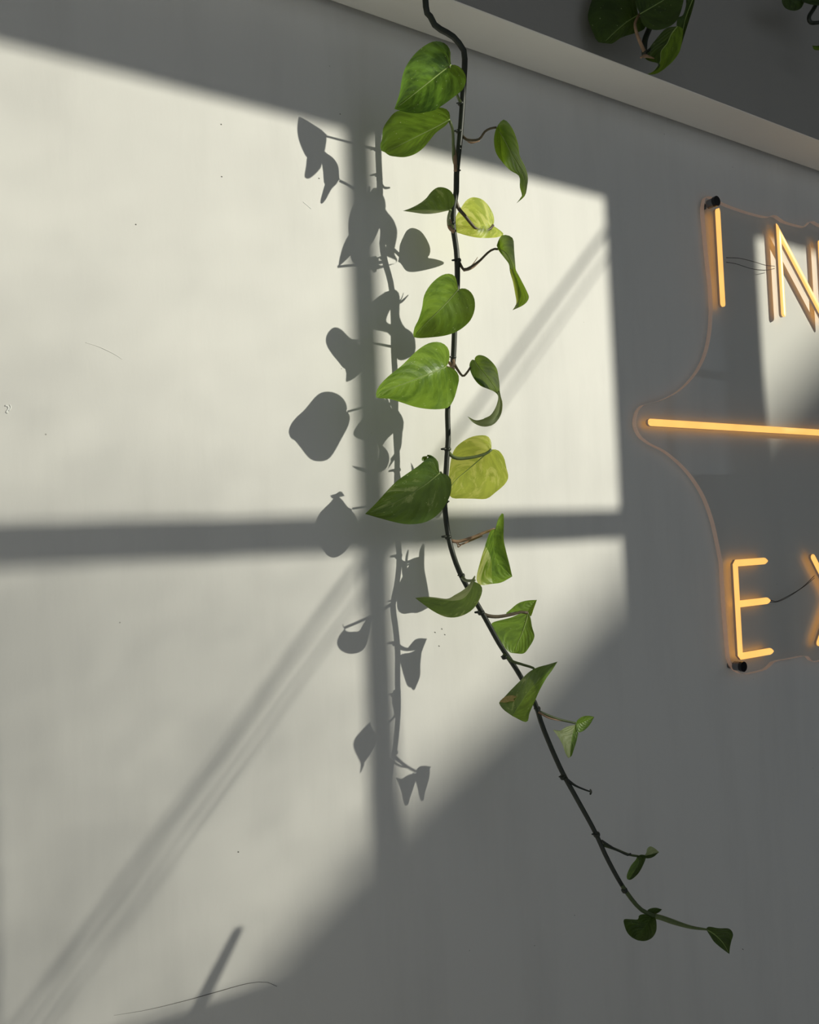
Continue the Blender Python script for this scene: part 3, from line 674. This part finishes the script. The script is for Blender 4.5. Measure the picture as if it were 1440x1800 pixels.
# ------------------------------------------------------------------ neon sign
PY, PT = -.003, .009                       # back face of the acrylic, thickness
sign = bpy.data.objects.new('neon_sign', None); C.objects.link(sign)
sg = unp((1140, 742), PY); sign.location = tuple(sg); bpy.context.view_layer.update()
tag(sign, 'warm glowing neon letter sign on a clear acrylic backing fixed to the wall', 'sign')
m, nt, b = mat('warm_lit_silicone')
b.inputs['Base Color'].default_value = (.55, .42, .25, 1); b.inputs['Roughness'].default_value = .4
b.inputs['Emission Color'].default_value = (1.0, .50, .115, 1)
tc = nd(nt, 'ShaderNodeTexCoord'); n_ = nd(nt, 'ShaderNodeTexNoise', Scale=22.0, Detail=1.0); nt.links.new(tc.outputs['Object'], n_.inputs['Vector'])
mr = nd(nt, 'ShaderNodeMapRange'); mr.inputs[3].default_value = 1.0; mr.inputs[4].default_value = 1.3; nt.links.new(n_.outputs['Fac'], mr.inputs[0]); nt.links.new(mr.outputs[0], b.inputs['Emission Strength'])
NEON = m
m, nt, b = mat('strip_side_wall'); b.inputs['Base Color'].default_value = (.52, .42, .36, 1); b.inputs['Roughness'].default_value = .35
b.inputs['Emission Color'].default_value = (1, .45, .16, 1); b.inputs['Emission Strength'].default_value = .045
SIDE = m
m, nt, b = mat('clear_acrylic'); L = nt.links.new
tr = nd(nt, 'ShaderNodeBsdfTransparent'); tr.inputs[0].default_value = (.97, .97, .965, 1); gl = nd(nt, 'ShaderNodeBsdfGlossy', Roughness=.03)
lw = nd(nt, 'ShaderNodeLayerWeight', Blend=.5); pw = nd(nt, 'ShaderNodeMath', _operation='POWER'); pw.inputs[1].default_value = 5.0; L(lw.outputs['Facing'], pw.inputs[0])
fz = nd(nt, 'ShaderNodeMath', _operation='MULTIPLY_ADD'); fz.inputs[1].default_value = .4; fz.inputs[2].default_value = .02; L(pw.outputs[0], fz.inputs[0]); ms = nd(nt, 'ShaderNodeMixShader'); L(fz.outputs[0], ms.inputs[0]); L(tr.outputs[0], ms.inputs[1]); L(gl.outputs[0], ms.inputs[2]); L(ms.outputs[0], nt.nodes['Material Output'].inputs[0])
ACR = m
m, nt, b = mat('glowing_acrylic_edge'); L = nt.links.new
b.inputs['Base Color'].default_value = (.80, .70, .64, 1); b.inputs['Roughness'].default_value = .25
b.inputs['Emission Color'].default_value = (1, .62, .45, 1); b.inputs['Emission Strength'].default_value = .17   # glow put in for strip light carried to the edge
tl = nd(nt, 'ShaderNodeBsdfTranslucent'); tl.inputs[0].default_value = (.8, .62, .5, 1); ms = nd(nt, 'ShaderNodeMixShader'); ms.inputs[0].default_value = .45
L(b.outputs[0], ms.inputs[1]); L(tl.outputs[0], ms.inputs[2])
tr = nd(nt, 'ShaderNodeBsdfTransparent'); m3 = nd(nt, 'ShaderNodeMixShader'); m3.inputs[0].default_value = .2; L(ms.outputs[0], m3.inputs[1]); L(tr.outputs[0], m3.inputs[2]); L(m3.outputs[0], nt.nodes['Material Output'].inputs[0])
EDGE = m
# outline of the panel, traced where it is seen, continued past the frame
def oc(pts, y=PY - PT): return [tuple(unp(p, y)[[0, 2]]) for p in pts]
def smooth2(pts, n): return [tuple(q) for q in catmull(np.array(pts), n)]
left = smooth2(oc([(1262, 350), (1248, 345), (1241, 348), (1238, 362)]), 10)
left += smooth2(oc([(1238, 375), (1244, 440), (1251, 500), (1253, 540)]), 10)
left += smooth2(oc([(1253, 545), (1251, 580), (1243, 620), (1226, 655), (1198, 685), (1165, 703), (1135, 711)]), 26)
left += smooth2(oc([(1131, 713), (1123, 722), (1119, 738), (1120, 752), (1128, 767), (1139, 776)]), 12)
left += smooth2(oc([(1145, 780), (1175, 796), (1210, 828), (1237, 868), (1254, 912), (1264, 955), (1269, 980)]), 26)
left += smooth2(oc([(1271, 990), (1275, 1060), (1281, 1135), (1284, 1160), (1292, 1176), (1303, 1184)]), 16)
left += smooth2(oc([(1315, 1185), (1345, 1178), (1355, 1171), (1364, 1163), (1385, 1159), (1418, 1153), (1424, 1158), (1431, 1163), (1440, 1163), (1455, 1158)]), 20)
xr = 2.02
ztl = oc([(1262, 350)])[0][1]; zbl = left[-1][1]
right = [(xr - .02, zbl), (xr, zbl + .02), (xr, ztl - .04), (xr - .02, ztl - .025)]
topr = smooth2(oc([(1455, 402), (1440, 394), (1428, 388), (1419, 396), (1413, 398), (1380, 389), (1368, 380), (1358, 378), (1350, 381), (1320, 374), (1290, 364), (1270, 356)]), 30)
outl = left + right + topr
vs = [(x, PY, z) for x, z in outl] + [(x, PY - PT, z) for x, z in outl]
N_ = len(outl)
fs = [tuple(range(N_)), tuple(range(2 * N_ - 1, N_ - 1, -1))] + [(i, (i + 1) % N_, N_ + (i + 1) % N_, N_ + i) for i in range(N_)]
me = mesh('acrylic_panel', np.array(vs) - sg, fs)
pan = link('acrylic_panel', me, [ACR, EDGE], sign)
me.polygons.foreach_set('material_index', [0, 0] + [1] * N_)
SW, BD = .0062, .0050                        # half width of the strip, depth of its body
ysurf = PY - PT - .0002
def strip(name, pathpx, parent=sign, world=None):
    pts = world if world is not None else [unp(p, ysurf - BD - .003) for p in pathpx]
    P_ = [np.array([p[0], p[2]]) for p in pts]
    # offset polygon section swept with mitres: side walls (body) and domed lit front
    prof = [(-SW, 0), (-SW, -BD * .55), (-SW * .93, -BD * .62), (-SW, -BD * .72), (-SW, -BD)] + [(-SW * math.cos(a), -BD - .0045 * math.sin(a)) for a in np.linspace(.25, math.pi - .25, 7)] + [(SW, -BD), (SW, -BD * .72), (SW * .93, -BD * .62), (SW, -BD * .55), (SW, 0)]
    # round ends
    T0 = (P_[1] - P_[0]) / np.linalg.norm(P_[1] - P_[0]); T1 = (P_[-1] - P_[-2]) / np.linalg.norm(P_[-1] - P_[-2])
    secs = []
    for a in (math.pi / 2, math.pi / 3, math.pi / 6): secs.append((P_[0] - T0 * SW * math.sin(a) , T0, max(math.cos(a), .05)))
    for i, q in enumerate(P_):
        if i == 0: secs.append((q, T0, 1.0))
        elif i == len(P_) - 1: secs.append((q, T1, 1.0))
        else:
            ta = (q - P_[i - 1]) / np.linalg.norm(q - P_[i - 1]); tb = (P_[i + 1] - q) / np.linalg.norm(P_[i + 1] - q)
            tt = ta + tb; tt /= np.linalg.norm(tt); secs.append((q, tt, 1 / max(.35, float(tt @ ta))))
    for a in (math.pi / 6, math.pi / 3, math.pi / 2): secs.append((P_[-1] + T1 * SW * math.sin(a), T1, max(math.cos(a), .05)))
    vs_, fs_, mi_ = [], [], []
    K = len(prof)
    for c, t, sc_ in secs:
        nrm = np.array([-t[1], t[0]])
        for a, dy in prof:
            q = c + nrm * a * sc_; vs_.append((q[0] - sg[0], ysurf + dy - sg[1], q[1] - sg[2]))
    for i in range(len(secs) - 1):
        for k2 in range(K - 1):
            a = i * K + k2; fs_.append((a, a + 1, a + K + 1, a + K)); mi_.append(1 if 4 <= k2 <= K - 6 else 0)
    fs_.append(tuple(range(K))); mi_.append(0); fs_.append(tuple(range(len(secs) * K - 1, (len(secs) - 1) * K - 1, -1))); mi_.append(0)
    me = mesh(name, vs_, fs_); o_ = link(name, me, [SIDE, NEON], parent); me.polygons.foreach_set('material_index', mi_)
    return o_
YF = ysurf - BD - .003
def wp(x, z): return np.array([x, YF, z])
def ux(p): q = unp(p, YF); return float(q[0]), float(q[2])
xi = (ux((1264, 370))[0] + ux((1272, 533))[0]) / 2
strip('letter_strip', None, world=[wp(xi, ux((1264, 372))[1]), wp(xi, ux((1272, 533))[1])])
xn, zn0 = ux((1370, 407)); zn1 = ux((1379, 551))[1]
xn = (xn + ux((1380, 551))[0]) / 2; xm, _ = ux((1442, 405))
zt, zb = zn0, zn1
strip('letter_strip', None, world=[wp(xn, zb), wp(xn, zt), wp(xm, zb + .004), wp(xm, zt)])
x0, z0 = ux((1146, 742)); strip('dividing_strip', None, world=[wp(x0, z0), wp(1.98, z0)])
xe = (ux((1294, 992))[0] + ux((1304, 1152))[0]) / 2; ze0 = ux((1294, 990))[1]; ze1 = ux((1304, 1154))[1]; xe2 = ux((1346, 990))[0]; zem = ux((1300, 1062))[1]
strip('letter_strip', None, world=[wp(xe2, ze0), wp(xe + .004, ze0), wp(xe, ze0 - .004), wp(xe, ze1 + .004), wp(xe + .004, ze1), wp(xe2 + .002, ze1)])
strip('letter_strip', None, world=[wp(xe + .008, zem), wp(xe2 + .001, zem)])
xx0, zx0 = ux((1431, 974)); zx1 = ux((1437, 1137))[1]
strip('letter_strip', None, world=[wp(xx0, ze0), wp(xx0 + .125, ze1)])
strip('letter_strip', None, world=[wp(xx0 + .002, ze1), wp(xx0 + .125, ze0)])
# standoff bolts
BLACK = plain('black_bolt_cap', (.012, .012, .014), .25); CHROME = plain('dark_chrome', (.25, .25, .26), .25, 1.0)
for p in ((1261, 353), (1308, 1172)):
    c = unp(p, ysurf - .019)
    r_ = bpy.data.objects.new('standoff_bolt', None); C.objects.link(r_); r_.parent = sign; r_.location = Vector(c - sg)
    bpy.context.view_layer.update()
    def cyl(nm, y0, y1, ra, mt, bev=.0):
        me = tube_mesh(nm, [(0, y0 - c[1], 0), (0, y1 - c[1], 0)], ra, 28); ob = link(nm, me, mt, r_); return ob
    cyl('spacer', 0.0, PY, .006, CHROME); cyl('barrel', ysurf, ysurf - .013, .0082, CHROME); cyl('cap', ysurf - .0131, ysurf - .019, .0092, BLACK)
# thin wires behind the letters
WIRE = plain('thin_clear_wire', (.06, .05, .045), .4); WIREP = plain('pale_wire', (.4, .34, .28), .4)
def wire(pts, y, r=.0006, m_=WIRE):
    P_ = catmull(pts, 24); link('wire', tube_mesh('wire', np.array([unp(p, y) for p in P_]) - sg, r, 6), m_, sign, True)
wire([(1277, 453), (1300, 454), (1325, 460), (1345, 466), (1362, 468)], YF + .006, .0006)
wire([(1277, 461), (1295, 464), (1320, 472), (1345, 475), (1362, 472)], YF + .006, .0006)
wire([(1346, 1053), (1358, 1056), (1366, 1057), (1385, 1048), (1410, 1033), (1432, 1012)], YF + .006, .0007)
wire([(1352, 1058), (1366, 1058), (1385, 1050), (1415, 1030), (1432, 1016)], YF + .007, .0006)

# ------------------------------------------------------------------ small marks on the wall
MARK = plain('scuff_white', (.9, .9, .88), .6); GROOVE = plain('dark_hairline', (.16, .15, .13), .8)
def wmark(name, pts, r, m_, y=-.0002):
    P_ = catmull(pts, 18); link(name, tube_mesh(name, np.array([unp(p, y) for p in P_]), r, 6), m_, wall, True)
wmark('hairline_crack', [(200, 1785), (260, 1775), (330, 1758), (380, 1744), (430, 1730), (460, 1726), (480, 1729), (487, 1734)], [.0001, .0003, .00045, .0002], GROOVE)
wmark('scratch', [(150, 602), (175, 610), (200, 622), (215, 632)], [.0002, .0005, .0002], WALL, -.0001)
wmark('scratch', [(533, 355), (540, 361), (547, 367)], .0003, MARK)
wmark('scuff', [(9, 713), (13, 714), (15, 718), (11, 724), (14, 726)], .0009, MARK)
wmark('scuff', [(17, 711), (19, 716), (16, 722)], .0007, MARK)
for p in [(389, 218), (390, 310), (598, 200), (561, 313), (239, 394), (777, 1105), (765, 1111), (782, 1115), (419, 1497), (772, 1135), (1306, 1668)]:
    wmark('speck', [(p[0] - .8, p[1]), (p[0] + .8, p[1] + 1)], .0006, GROOVE)
